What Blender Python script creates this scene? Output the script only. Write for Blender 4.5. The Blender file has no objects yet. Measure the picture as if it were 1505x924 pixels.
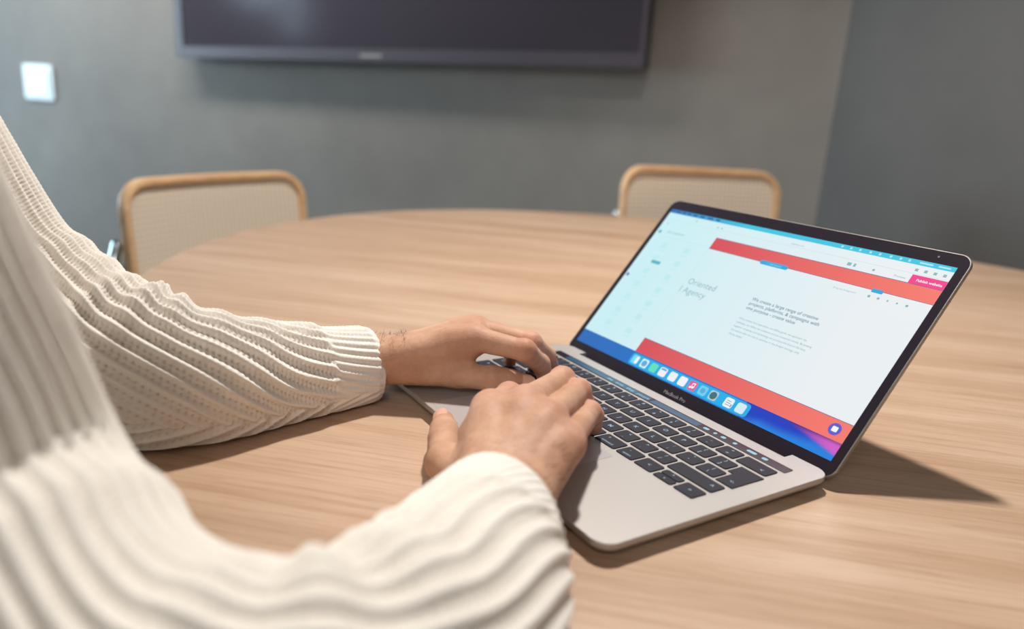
import bpy, math, random
import numpy as np
from mathutils import Vector, Matrix
random.seed(4); RNG = np.random.default_rng(4)
SC = bpy.context.scene; COL = SC.collection
PI = math.pi
Z0 = 0.7615                                  # world height of the laptop's top face; table top is 0.75
def W(p):                                    # plan millimetres (origin: laptop's front left corner) -> world metres
    p = np.asarray(p, float)
    return p*0.001 + np.array([0, 0, Z0])

# ------------------------------------------------------------------ camera, world, lights, exposure
cam = bpy.data.objects.new('camera', bpy.data.cameras.new('camera')); COL.objects.link(cam)
right = Vector((0.52835985, 0.84647499, 0.06569603)); down = Vector((0.25916453, -0.08711344, -0.96189656)); fwd = Vector((-0.80849837, 0.5252536, -0.26540353))
m = Matrix((( right.x, -down.x, -fwd.x, 0.56876), (right.y, -down.y, -fwd.y, -0.24005), (right.z, -down.z, -fwd.z, Z0+0.22288), (0, 0, 0, 1)))
cam.matrix_world = m
cam.data.sensor_fit = 'HORIZONTAL'; cam.data.sensor_width = 36; cam.data.lens = 36*1099.0/1505
cam.data.clip_start = 0.02; cam.data.clip_end = 60
cam.data.dof.use_dof = True; cam.data.dof.focus_distance = 0.56; cam.data.dof.aperture_fstop = 3.5
SC.camera = cam
wd = bpy.data.worlds.new('world'); SC.world = wd; wd.use_nodes = True
wd.node_tree.nodes['Background'].inputs[0].default_value = (0.62, 0.84, 1.0, 1); wd.node_tree.nodes['Background'].inputs[1].default_value = 6.0
def area(name, loc, target, size, power, col, shape='DISK', sy=None):
    l = bpy.data.lights.new(name, 'AREA'); l.shape = shape; l.size = size
    if sy: l.size_y = sy
    l.energy = power; l.color = col
    o = bpy.data.objects.new(name, l); COL.objects.link(o); o.location = loc
    o.rotation_euler = (Vector(target)-Vector(loc)).to_track_quat('-Z', 'Y').to_euler(); return o
area('downlight', (-0.39, 0.56, 2.44), (0.02, 0.33, 0.75), 0.13, 22, (1.0, 0.95, 0.89)).data.spread = math.radians(128)   # recessed reflector
area('window_light', (-6.3, -3.2, 1.4), (-2.2, 0.6, 1.1), 2.4, 130, (0.62, 0.86, 1.0), 'RECTANGLE', 1.8)
area('camera_side_fill', (1.55, -1.25, 2.5), (0.6, -0.4, 0.9), 1.3, 32, (1.0, 0.95, 0.9), 'SQUARE')  # unseen fill added behind the camera to brighten the surfaces facing it
area('wall_fill_light', (-2.9, -0.25, 2.52), (-3.5, 0.7, 1.2), 3.0, 42, (1.0, 0.98, 0.95), 'RECTANGLE', 0.25)  # added fill without a fixture, lifts the television wall
SC.view_settings.view_transform = 'Standard'; SC.view_settings.look = 'None'
SC.view_settings.exposure = 0.0; SC.view_settings.gamma = 1.0; SC.view_settings.use_curve_mapping = False

# ------------------------------------------------------------------ materials
def s2l(c):
    return tuple(((v/255)/12.92 if v/255 <= 0.04045 else ((v/255+0.055)/1.055)**2.4) for v in c)+(1,)
def mat(name, rgb, rough=0.5, metal=0.0, **kw):
    m = bpy.data.materials.new(name); m.use_nodes = True; b = m.node_tree.nodes['Principled BSDF']
    b.inputs['Base Color'].default_value = s2l(rgb); b.inputs['Roughness'].default_value = rough; b.inputs['Metallic'].default_value = metal
    for k, v in kw.items(): b.inputs[k.replace('_', ' ')].default_value = v
    return m
class NT:
    def __init__(s, m): s.t = m.node_tree; s.b = s.t.nodes['Principled BSDF']
    def n(s, ty, **kw):
        n = s.t.nodes.new(ty)
        for k, v in kw.items(): setattr(n, k, v)
        return n
    def l(s, a, b): s.t.links.new(a, b)
    def noise(s, vec, scale, detail=3, rough=0.5):
        n = s.n('ShaderNodeTexNoise'); n.inputs['Scale'].default_value = scale; n.inputs['Detail'].default_value = detail; n.inputs['Roughness'].default_value = rough
        if vec is not None: s.l(vec, n.inputs['Vector'])
        return n.outputs['Fac']
    def ramp(s, fac, stops):
        r = s.n('ShaderNodeValToRGB'); e = r.color_ramp.elements
        while len(e) < len(stops): e.new(0.5)
        for i, (p, c) in enumerate(stops): e[i].position = p; e[i].color = c
        s.l(fac, r.inputs[0]); return r.outputs[0]
    def bump(s, h, strength, dist):
        b = s.n('ShaderNodeBump'); b.inputs['Strength'].default_value = strength; b.inputs['Distance'].default_value = dist
        s.l(h, b.inputs['Height']); s.l(b.outputs[0], s.b.inputs['Normal'])
    def mapped(s, rot=(0, 0, 0), scale=(1, 1, 1), out='Object'):
        c = s.n('ShaderNodeTexCoord'); mp = s.n('ShaderNodeMapping'); mp.inputs['Rotation'].default_value = rot; mp.inputs['Scale'].default_value = scale
        s.l(c.outputs[out], mp.inputs['Vector']); return mp.outputs[0]
    def mix(s, fac, a, b, mode='MIX'):
        x = s.n('ShaderNodeMix', data_type='RGBA', blend_type=mode)
        for sock, v in ((x.inputs[0], fac), (x.inputs[6], a), (x.inputs[7], b)):
            if hasattr(v, 'is_linked'): s.l(v, sock)
            else: sock.default_value = v
        return x.outputs[2]

def wood(name, c1, c2, c3, ang, sc=1.0):
    m = mat(name, c1, 0.42); t = NT(m)
    c = t.n('ShaderNodeTexCoord'); r = t.n('ShaderNodeMapping', vector_type='TEXTURE'); r.inputs['Rotation'].default_value = (0, 0, ang)
    t.l(c.outputs['Object'], r.inputs['Vector'])
    def st(sx, sy):
        mp = t.n('ShaderNodeMapping'); mp.inputs['Scale'].default_value = (sx*sc, sy*sc, 20*sc); t.l(r.outputs[0], mp.inputs['Vector']); return mp.outputs[0]
    big = t.noise(st(1.3, 16), 1.0, 4, 0.6); fine = t.noise(st(6, 190), 1.0, 3, 0.6); pore = t.noise(st(30, 700), 1.0, 2, 0.5)
    col = t.ramp(big, [(0.30, s2l(c2)), (0.48, s2l(c1)), (0.68, s2l(c3))])
    f2 = t.ramp(fine, [(0.32, (0.80, 0.74, 0.68, 1)), (0.55, (1, 1, 1, 1))])
    col = t.mix(0.75, col, f2, 'MULTIPLY')
    f3 = t.ramp(pore, [(0.34, (0.80, 0.74, 0.68, 1)), (0.46, (1, 1, 1, 1))])
    col = t.mix(0.5, col, f3, 'MULTIPLY')
    t.l(col, t.b.inputs['Base Color']); t.bump(fine, 0.08, 0.0004)
    return m
M = {}
M['table'] = wood('table_wood', (191, 160, 134), (174, 142, 114), (203, 175, 151), math.radians(47))
M['beech'] = wood('beech', (240, 198, 152), (226, 178, 130), (246, 208, 164), 0, 2)
def wallmat(name, a, b):
    m = mat(name, a, 0.75); t = NT(m); v = t.mapped()
    n1 = t.noise(v, 0.9, 5, 0.6); n2 = t.noise(v, 5, 4, 0.6)
    col = t.ramp(n1, [(0.35, s2l(b)), (0.65, s2l(a))])
    col = t.mix(0.25, col, t.ramp(n2, [(0.3, (0.6, 0.6, 0.62, 1)), (0.7, (1, 1, 1, 1))]), 'MULTIPLY')
    t.l(col, t.b.inputs['Base Color']); t.bump(n2, 0.15, 0.004); return m
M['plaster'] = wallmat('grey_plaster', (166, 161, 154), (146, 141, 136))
M['plaster_shaded'] = wallmat('shaded_grey_plaster', (104, 102, 100), (88, 87, 87))  # same plaster with the right wall's shade put into its colour
M['white'] = mat('white_paint', (225, 225, 222), 0.8)
M['floor'] = mat('floor_carpet', (92, 90, 90), 0.9)
M['alu'] = mat('laptop_aluminium', (178, 172, 168), 0.45, 0.5)
M['alu_side'] = mat('laptop_aluminium_side', (172, 164, 158), 0.4, 0.8)
M['black_glass'] = mat('black_glass', (42, 36, 44), 0.2)
M['hinge'] = mat('hinge_plastic', (46, 43, 48), 0.5)
M['key'] = mat('key_plastic', (34, 31, 43), 0.6, Specular_IOR_Level=0.25)
M['pad'] = mat('trackpad_glass', (186, 180, 180), 0.35, 0.3)
M['rubber'] = mat('rubber', (40, 38, 40), 0.8)
M['chrome'] = mat('chrome', (215, 222, 226), 0.12, 1.0)
M['tv'] = mat('tv_glass', (74, 68, 78), 0.14)
M['tv_frame'] = mat('tv_frame', (96, 96, 104), 0.4, 0.3)
M['switch'] = mat('switch_plastic', (236, 246, 250), 0.35)
M['denim'] = mat('dark_denim', (52, 52, 72), 0.9)
M['hair'] = mat('brown_hair', (70, 48, 34), 0.5)
M['lampm'] = mat('lamp_metal', (40, 40, 42), 0.4)
def emit(name, rgb, st=1.0, rgb2=None, axis=0, lo=0, hi=1, rough=0.25):
    m = mat(name, (20, 20, 20), rough); b = m.node_tree.nodes['Principled BSDF']
    b.inputs['Base Color'].default_value = (0.01, 0.01, 0.012, 1)
    b.inputs['Emission Color'].default_value = s2l(rgb); b.inputs['Emission Strength'].default_value = st
    if rgb2:                                  # colour blend across the display; page and red bands paint in viewing-angle shift
        t = NT(m); c = t.n('ShaderNodeTexCoord'); sp = t.n('ShaderNodeSeparateXYZ'); t.l(c.outputs['Object'], sp.inputs[0])
        mr = t.n('ShaderNodeMapRange'); mr.inputs[1].default_value = lo; mr.inputs[2].default_value = hi; t.l(sp.outputs[axis], mr.inputs[0])
        t.l(t.mix(mr.outputs[0], s2l(rgb), s2l(rgb2)), t.b.inputs['Emission Color'])
    return m

# ------------------------------------------------------------------ mesh helpers
def mesh(name, V, F, material, parent=None, smooth=False, label=None, mats=None, midx=None):
    me = bpy.data.meshes.new(name)
    V = np.asarray(V, dtype=float)
    if parent is not None: V = V-np.array(parent.matrix_world.translation if parent.type != 'MESH' else parent['org'])
    if isinstance(F, np.ndarray):
        k = F.shape[1]; me.vertices.add(len(V)); me.vertices.foreach_set('co', V.astype(np.float32).ravel())
        me.loops.add(F.size); me.loops.foreach_set('vertex_index', F.astype(np.int32).ravel())
        me.polygons.add(len(F)); me.polygons.foreach_set('loop_start', np.arange(0, F.size, k, dtype=np.int32)); me.polygons.foreach_set('loop_total', np.full(len(F), k, np.int32))
        me.update(calc_edges=True)
    else:
        me.from_pydata([tuple(v) for v in V], [], F); me.update()
    if smooth: me.polygons.foreach_set('use_smooth', [True]*len(me.polygons))
    for mm in (mats or [material]): me.materials.append(mm)
    if midx is not None: me.polygons.foreach_set('material_index', midx)
    o = bpy.data.objects.new(name, me); COL.objects.link(o)
    if parent is not None:
        o.parent = parent
        o['org'] = tuple(parent['org'])
    else: o['org'] = (0.0, 0.0, 0.0)
    if label: o['label'] = label
    return o
def thing(name, loc, label, cat, group=None):
    o = bpy.data.objects.new(name, None); COL.objects.link(o); o.location = loc; o.empty_display_size = 0.05
    o['org'] = tuple(float(v) for v in loc); o['label'] = label; o['category'] = cat
    if group: o['group'] = group
    o.matrix_world = Matrix.Translation(Vector(loc))
    return o
def box(a, b):
    x0, y0, z0 = a; x1, y1, z1 = b
    V = [(x0,y0,z0),(x1,y0,z0),(x1,y1,z0),(x0,y1,z0),(x0,y0,z1),(x1,y0,z1),(x1,y1,z1),(x0,y1,z1)]
    return V, [(0,3,2,1),(4,5,6,7),(0,1,5,4),(1,2,6,5),(2,3,7,6),(3,0,4,7)]
def cat_(*gs):
    V = []; F = []
    for v, f in gs:
        n = len(V); V += [tuple(q) for q in v]; F += [tuple(i+n for i in g) for g in f]
    return V, F
def rrect(x0, y0, x1, y1, r, n=5):
    P = []
    for cx, cy, a in ((x1-r, y0+r, -90), (x1-r, y1-r, 0), (x0+r, y1-r, 90), (x0+r, y0+r, 180)):
        for k in range(n+1):
            t = math.radians(a+90*k/n); P.append((cx+r*math.cos(t), cy+r*math.sin(t)))
    return P
def slab(rings):                               # rings: list of equal-length 3D loops, capped both ends
    V = []; F = []; n = len(rings[0])
    for r in rings: V += [tuple(q) for q in r]
    for k in range(len(rings)-1):
        for i in range(n):
            j = (i+1) % n; F.append((k*n+i, k*n+j, (k+1)*n+j, (k+1)*n+i))
    F.append(tuple(range(n-1, -1, -1))); F.append(tuple(range((len(rings)-1)*n, len(rings)*n)))
    return V, F
def ext(P, z0, z1, bev=0.0, inset=None):
    cx = sum(p[0] for p in P)/len(P); cy = sum(p[1] for p in P)/len(P)
    R = [[(x, y, z0) for x, y in P], [(x, y, z1-bev) for x, y in P]]
    if bev:
        sx = (max(p[0] for p in P)-min(p[0] for p in P))/2; sy = (max(p[1] for p in P)-min(p[1] for p in P))/2
        R.append([(cx+(x-cx)*(1-bev/sx), cy+(y-cy)*(1-bev/sy), z1) for x, y in P])
    return slab(R)
def tube(P, r, n=10, closed=False, cap=True):
    P = [Vector(q) for q in P]; N = len(P); V = []; F = []
    T = []
    for i in range(N):
        a = P[(i-1) % N] if (closed or i > 0) else P[i]; b = P[(i+1) % N] if (closed or i < N-1) else P[i]
        T.append((b-a).normalized())
    u = T[0].orthogonal().normalized()
    for i in range(N):
        u = (u-T[i]*u.dot(T[i])).normalized(); w = T[i].cross(u)
        rr = r[i] if hasattr(r, '__len__') else r
        for k in range(n):
            t = 2*PI*k/n; V.append(tuple(P[i]+(u*math.cos(t)+w*math.sin(t))*rr))
    for i in range(N if closed else N-1):
        i2 = (i+1) % N
        for k in range(n): F.append((i*n+k, i*n+(k+1) % n, i2*n+(k+1) % n, i2*n+k))
    if not closed and cap: F.append(tuple(range(n-1, -1, -1))); F.append(tuple(range((N-1)*n, N*n)))
    return V, F
def cr(P, n=8):                                # Catmull-Rom through points (any dimension)
    P = np.asarray(P, float); Q = np.vstack([2*P[0]-P[1], P, 2*P[-1]-P[-2]]); out = []
    for i in range(1, len(Q)-2):
        for k in range(n):
            t = k/n; a, b, c, d = Q[i-1], Q[i], Q[i+1], Q[i+2]
            out.append(0.5*((2*b)+(-a+c)*t+(2*a-5*b+4*c-d)*t*t+(-a+3*b-3*c+d)*t**3))
    out.append(P[-1]); return np.array(out)
def text2d(s, size, align='LEFT', bold=0.0, shear=0.0):
    cu = bpy.data.curves.new('t', 'FONT'); cu.body = s; cu.size = size; cu.align_x = align; cu.offset = bold; cu.resolution_u = 2; cu.shear = shear
    o = bpy.data.objects.new('t', cu); COL.objects.link(o)
    dg = bpy.context.evaluated_depsgraph_get(); me = bpy.data.meshes.new_from_object(o.evaluated_get(dg))
    V = [(v.co.x, v.co.y) for v in me.vertices]; F = [tuple(p.vertices) for p in me.polygons]
    bpy.data.objects.remove(o); bpy.data.meshes.remove(me); bpy.data.curves.remove(cu)
    return V, F

# ------------------------------------------------------------------ room
ang = math.radians(30); wdv = np.array([math.cos(ang), math.sin(ang), 0]); wn = np.array([-wdv[1], wdv[0], 0])  # along the TV wall, and out of the room behind it
r955 = np.array([0, 0, 0.])
Cw = np.array([0.56876, -0.24005, Z0+0.22288]); Rm = np.array([right, down, fwd])
def ray(x, y):
    d = np.array([(x-752.5)/1099.0, (y-462)/1099.0, 1.0])@Rm; return d
Q0 = Cw+ray(955, 104)*2.40
def onwall(x, y):
    r = ray(x, y); return Cw+r*(((Q0-Cw)@wn)/(r@wn))
corner = onwall(1228, 150); corner[2] = 0
H = 2.6
def wallbox(p, d, length, n, thick=0.12, z0=0, z1=H):     # wall from p along d, thickness away from the room along n
    p = np.array(p, float); P = [p, p+d*length, p+d*length+n*thick, p+n*thick]
    V = [(q[0], q[1], z0) for q in P]+[(q[0], q[1], z1) for q in P]
    return V, [(0,1,2,3),(7,6,5,4),(0,4,5,1),(1,5,6,2),(2,6,7,3),(3,7,4,0)]
def struct(name, g, material, label=None):
    o = mesh(name, g[0], g[1], material); o['kind'] = 'structure'
    if label: o['label'] = label
    return o
LB = 8.0; LR = 4.6
struct('wall_back', wallbox(corner, -wdv, LB, wn), M['plaster'], 'grey plaster wall behind the television')
a2 = math.radians(-7); wd2 = np.array([math.cos(a2), math.sin(a2), 0]); wn2 = np.array([-wd2[1], wd2[0], 0]); L2w = 4.2
struct('wall_right', wallbox(corner, wd2, L2w, wn2), M['plaster_shaded'], 'grey plaster wall at the right')
pl = corner-wdv*LB
# left wall with a tall window opening
w0, w1, zs, zt = 1.0, 3.6, 0.35, 2.35
gl = cat_(wallbox(pl, -wn, w0, -wdv), wallbox(pl-wn*w1, -wn, LR-w1, -wdv), wallbox(pl-wn*w0, -wn, w1-w0, -wdv, z1=zs), wallbox(pl-wn*w0, -wn, w1-w0, -wdv, z0=zt))
struct('wall_left', gl, M['plaster'], 'grey plaster wall with the window')
fr = cat_(*[wallbox(pl-wn*a-wdv*0.03, -wn, 0.05, -wdv, 0.06, zs, zt) for a in (w0, (w0+w1)/2-0.025, w1-0.05)], wallbox(pl-wn*w0-wdv*0.03, -wn, w1-w0, -wdv, 0.06, zs, zs+0.05), wallbox(pl-wn*w0-wdv*0.03, -wn, w1-w0, -wdv, 0.06, zt-0.05, zt))
struct('window_1', fr, M['tv_frame'], 'dark framed window')
# wall behind the camera, with two small high windows
fs = pl-wn*LR; re_ = corner+wd2*L2w; fe = corner-wn*LR+wdv*3.6
def fw(s0, s1, z0=0, z1=H): return wallbox(corner-wn*LR-wdv*s1, wdv, s1-s0, -wn, 0.12, z0, z1)   # s: metres left of the corner
g = cat_(fw(7.3, LB), fw(6.6, 7.3, 0, 1.95), fw(6.6, 7.3, 2.45), fw(6.54, 6.6), fw(6.22, 6.54, 0, 1.62), fw(6.22, 6.54, 2.45), fw(-3.6, 6.22))
struct('wall_front', g, M['plaster'], 'grey plaster wall behind the camera')
dv = fe-re_; ln_ = np.linalg.norm(dv); dv = dv/ln_
struct('wall_side', wallbox(re_, dv, ln_, np.array([-dv[1], dv[0], 0])), M['plaster'], 'grey plaster wall right of the camera')
FP = [corner+wn*0.12, corner-wdv*(LB+0.12)+wn*0.12, pl-wdv*0.12-wn*(LR+0.12), fe-wn*0.12+wdv*0.12, re_+wd2*0.12+wn2*0.12]
def plate(z0, z1): return slab([[(c[0], c[1], z) for c in FP[::-1]] for z in (z0, z1)])
struct('floor', plate(-0.1, 0.0), M['floor']); struct('ceiling', plate(H, H+0.1), mat('grey_ceiling', (132, 132, 132), 0.9))
for nm, (p, d, L_, n) in {'baseboard_back': (corner-wn*0.015, -wdv, LB, wn), 'baseboard_right': (corner-wn2*0.015, wd2, L2w, wn2)}.items():
    struct(nm, wallbox(p, d, L_, n, 0.015, 0, 0.08), M['tv_frame'])

# television hung on the wall
TL = onwall(283, 86); TR = onwall(957, 103); tw = float(np.linalg.norm((TR-TL)[:2])); th = tw*0.565
ax = (TR-TL)/np.linalg.norm(TR-TL); az = np.cross(ax, wn); az = az/np.linalg.norm(az); az = az*(1 if az[2] > 0 else -1)
def T(u, v, w): return TL+ax*u+az*v-wn*w
tv = thing('television', tuple(TL+ax*tw/2-wn*0.0), 'large black wall-mounted television hanging on the grey wall', 'television')
def tbox(u0, v0, w0_, u1, v1, w1_):
    V, F = box((u0, v0, w0_), (u1, v1, w1_)); return [T(*q) for q in V], F
g = tbox(0.3, 0.3, 0.0, tw-0.3, th-0.3, 0.03); mesh('wall_bracket', g[0], g[1], M['lampm'], tv)
g = tbox(0, 0, 0.03, tw, th, 0.075); mesh('housing', g[0], g[1], M['tv_frame'], tv)
b_ = 0.045
g = cat_(tbox(0, 0, 0.075, tw, b_, 0.083), tbox(0, th-b_/2, 0.075, tw, th, 0.083), tbox(0, b_, 0.075, b_, th-b_/2, 0.083), tbox(tw-b_/3, b_, 0.075, tw, th-b_/2, 0.083))
mesh('bezel', g[0], g[1], mat('tv_bezel', (92, 86, 96), 0.4), tv)
g = tbox(b_, b_, 0.075, tw-b_/3, th-b_/2, 0.079); mesh('screen', g[0], g[1], M['tv'], tv)
g = tbox(tw/2-0.05, 0.014, 0.083, tw/2+0.05, 0.026, 0.084); mesh('badge', g[0], g[1], M['alu'], tv, label='small silver badge under the screen')

# light switch
Sc = onwall(58.5, 120.5); k = 0.5*50/1099*((Sc-Cw)@np.array(fwd)); sw = thing('light_switch', tuple(Sc), 'square pale blue-white light switch on the grey wall left of the television', 'switch')
def sbox(h0, w0_, h, w1_):
    V, F = slab([[tuple(Sc+wdv*x*1.4+np.array([0, 0, y])-wn*w_) for x, y in rrect(-h, -h, h, h, h*0.14, 3)] for w_ in (w0_, w1_)]); return V, F
g = sbox(0, 0.0, k*0.98, 0.010); mesh('cover_plate', g[0], g[1], M['switch'], sw)
g = sbox(0, 0.010, k*0.72, 0.015); mesh('rocker', g[0], g[1], M['switch'], sw)

# ------------------------------------------------------------------ table
ea, eb, eth = 0.9625, 0.7834, -3.07
tc = np.array([-0.0063, 0.5648])
def ell(s, n=160):
    return [(tc[0]+(ea-s)*math.cos(t)*math.cos(eth)-(eb-s)*math.sin(t)*math.sin(eth), tc[1]+(ea-s)*math.cos(t)*math.sin(eth)+(eb-s)*math.sin(t)*math.cos(eth)) for t in [2*PI*k/n for k in range(n)]]
tb = thing('table', (tc[0], tc[1], 0), 'large oval meeting table with pale oak top under the laptop', 'table')
rings = []
for s, z in ((0.010, 0.722), (0.002, 0.724), (0.0, 0.728), (0.0, 0.7455), (0.0015, 0.749), (0.004, 0.75)): rings.append([(x, y, z) for x, y in ell(s)])
V, F = slab(rings); mesh('tabletop', V, F, M['table'], tb)
V, F = slab([[(tc[0]+r*math.cos(2*PI*k/48), tc[1]+r*math.sin(2*PI*k/48), z) for k in range(48)] for r, z in ((0.36, 0.0), (0.36, 0.012), (0.32, 0.02), (0.10, 0.03), (0.075, 0.06), (0.075, 0.66), (0.10, 0.69), (0.30, 0.705), (0.30, 0.722))])
mesh('pedestal', V, F, M['lampm'], tb, smooth=False)

# ------------------------------------------------------------------ laptop
lp = thing('laptop', tuple(W((152, 99, -11.5))), 'open silver laptop with lit screen on the oak table', 'laptop')
BWm, BDm = 304.1, 197.5
rings = []
for ins, z in ((14, -10.2), (6, -9.2), (2.4, -6.5), (0.3, -3.8), (0, -3.0), (0, -0.35), (0.35, 0)):
    q_ = rrect(ins, ins, BWm-ins, BDm-ins, max(12-ins*0.5, 3), 8); nt = 188.6-ins*0.3   # notch for the hinge in the back edge
    q_ = q_[:18]+[(271.4, BDm-ins), (271.4, nt), (31.5, nt), (31.5, BDm-ins)]+q_[18:]
    rings.append([W((x, y, z)) for x, y in q_])
V, F = slab(rings)
base = mesh('base', V, F, M['alu'], lp)
for x, y in ((25, 22), (279, 22), (25, 176), (279, 176)):
    V, F = slab([[W((x+6*math.cos(t), y+6*math.sin(t), z)) for t in [2*PI*k/16 for k in range(16)]] for z in (-11.5, -9.9)]); mesh('foot', V, F, M['rubber'], lp)
# hinge cover
V, F = [], []
prof = [(188.7, -9), (188.7, -3.4), (190.0, -2.2), (192.5, -1.9), (194.6, -2.8), (195.4, -5.0), (195.2, -8), (193, -9.5)]
V, F = slab([[W((x, y, z)) for y, z in prof] for x in (31.5, 271.4)]); mesh('hinge', V, F, M['hinge'], lp)
V, F = ext(rrect(85, 5.5, 219.6, 77.2, 2.5, 3), 0.0, 0.12); mesh('trackpad', [W(v) for v in V], F, M['pad'], lp)
# keys
PX, XR, KW = 18.75, 288.2, 16.6
x_of = lambda c: 16.4+c*PX            # left edge of column position c
ROWS = [(83.2, 13.9), (100.0, 13.7), (116.8, 13.6), (133.6, 13.4), (150.6, 13.5)]
M['legend'] = emit('key_legend', (180, 205, 225), 0.75)
keymesh = {}
def keyshape(w, h):
    P = rrect(0, 0, w, h, 1.5, 2); return ext(P, 0.0, 0.75, 0.25)
def legend(key, parts, cx, cy):
    Vs, Fs = [], []
    for s, size, dx, dy in parts:
        v, f = text2d(s, size, 'CENTER', 0.06); n = len(Vs)
        Vs += [W((cx+dx+x, cy+dy+y-size*0.33, 0.80)) for x, y in v]; Fs += [tuple(i+n for i in q) for q in f]
    if Vs: mesh('legend', Vs, Fs, M['legend'], key)
def addkey(c, row, wu, parts, y0=None, hh=None, P=None):
    y, h = ROWS[row]; y = y if y0 is None else y0; h = h if hh is None else hh
    x = x_of(c); w = wu*PX-(PX-KW); kk = (round(w, 2), h)
    loc = W((x, y, 0.0)); o_org = lp['org']
    if P is None:
        if kk not in keymesh:
            v, f = keyshape(w, h); me = bpy.data.meshes.new('key'); me.from_pydata([tuple(np.array(q)*0.001) for q in v], [], f); me.materials.append(M['key']); me.update(); keymesh[kk] = me
        o = bpy.data.objects.new('key', keymesh[kk]); COL.objects.link(o); o.parent = lp; o.location = Vector(loc)-Vector(o_org); o['org'] = tuple(float(q) for q in loc)
    else:
        v, f = ext(P, 0.0, 0.7); me = bpy.data.meshes.new('key'); me.from_pydata([tuple(np.array(q)*0.001-np.array([x, y, 0])*0.001) for q in v], [], f); me.materials.append(M['key'])
        o = bpy.data.objects.new('key', me); COL.objects.link(o); o.parent = lp; o.location = Vector(loc)-Vector(o_org); o['org'] = tuple(float(q) for q in loc)
    legend(o, parts, x+w/2, y+h/2)
L1 = lambda s: [(s, 5.2, 0, 0)]
L2 = lambda a, b: [(a, 4.2, 0, 3.2), (b, 4.2, 0, -3.0)]
num = [('~', '`'), ('!', '1'), ('@', '2'), ('#', '3'), ('$', '4'), ('%', '5'), ('^', '6'), ('&', '7'), ('*', '8'), ('(', '9'), (')', '0'), ('_', '-'), ('+', '=')]
for i, (a, b) in enumerate(num): addkey(i, 4, 1, L2(a, b))
addkey(13, 4, 1.5, [('<', 5, 6, -2)])
addkey(0, 3, 1.5, [('>|', 4, -7, -2)])
for i, ch in enumerate('QWERTYUIOP'): addkey(1.5+i, 3, 1, L1(ch))
addkey(11.5, 3, 1, L2('{', '[')); addkey(12.5, 3, 1, L2('}', ']'))
addkey(0, 2, 1.75, [('^', 5, -9, 0)])
for i, ch in enumerate('ASDFGHJKL'): addkey(1.75+i, 2, 1, L1(ch))
addkey(10.75, 2, 1, L2(':', ';')); addkey(11.75, 2, 1, L2('"', "'")); addkey(12.75, 2, 1, L2('|', '\\'))
xa, xb = x_of(13.5), x_of(13.75)
addkey(13.75, 2, 0.75, [('<-', 4.5, 2, 0)], P=[(xb, 116.8), (XR, 116.8), (XR, 147.0), (xa, 147.0), (xa, 133.6), (xb, 133.6)])
addkey(0, 1, 1.25, [('^', 5, -4, 0)]); addkey(1.25, 1, 1, L2('~', '`'))
for i, ch in enumerate('ZXCVBNM'): addkey(2.25+i, 1, 1, L1(ch))
addkey(9.25, 1, 1, L2('<', ',')); addkey(10.25, 1, 1, L2('>', '.')); addkey(11.25, 1, 1, L2('?', '/'))
addkey(12.25, 1, 2.25, [('^', 6, 14, 0)])
addkey(0, 0, 1, [('fn', 3.6, 0, 2)]); addkey(1, 0, 1, [('^', 4, 3, 3), ('control', 2.6, 0, -3)]); addkey(2, 0, 1, [('-', 4, 3, 3), ('option', 2.6, 0, -3)])
addkey(3, 0, 1.25, [('+', 4.5, 5, 3), ('command', 3.0, 0, -3)]); addkey(4.25, 0, 5, [])
addkey(9.25, 0, 1.25, [('+', 4.5, -5, 3), ('command', 3.0, 0, -3.4)]); addkey(10.5, 0, 1, [('-', 4, -3, 3), ('option', 3.0, 0, -3.4)])
addkey(11.5, 0, 1, [('<', 4.5, 0, 0)]); addkey(13.5, 0, 1, [('>', 4.5, 0, 0)])
addkey(12.5, 0, 1, [('^', 4, 0, 0)], y0=90.5, hh=6.6); addkey(12.5, 0, 1, [('v', 3.5, 0, 0)], y0=83.2, hh=6.6)
# touch bar
V, F = ext(rrect(17.2, 167.4, 288.4, 176.8, 1.0, 2), 0.0, 0.35); tbar = mesh('touch_bar', [W(v) for v in V], F, M['black_glass'], lp)
M['tbglow'] = emit('touch_bar_light', (52, 92, 118), 1.0); M['tbicon'] = emit('touch_bar_icon', (150, 200, 215), 1.0)
G = []
for a, b in ((36, 150), (154, 206)): G.append(ext(rrect(a, 168.6, b, 175.6, 0.8, 2), 0.36, 0.42))
V, F = cat_(*G); mesh('touch_strip', [W(v) for v in V], F, M['tbglow'], tbar)
G = []
v, f = text2d('the   time   they   people', 5.4); G.append(([(96+x, 170.2+y, 0.46) for x, y in v], f))
for cx, w_ in ((213, 5), (222, 2.5), (230, 4), (241, 3), (256.5, 8), (268, 4.5)):
    G.append(ext(rrect(cx-w_/2, 170.6, cx+w_/2, 173.8, 1.0, 2), 0.36, 0.46))
for V, F in G: mesh('touch_icon', [W(v) for v in V], F, M['tbicon'], tbar)
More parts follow.
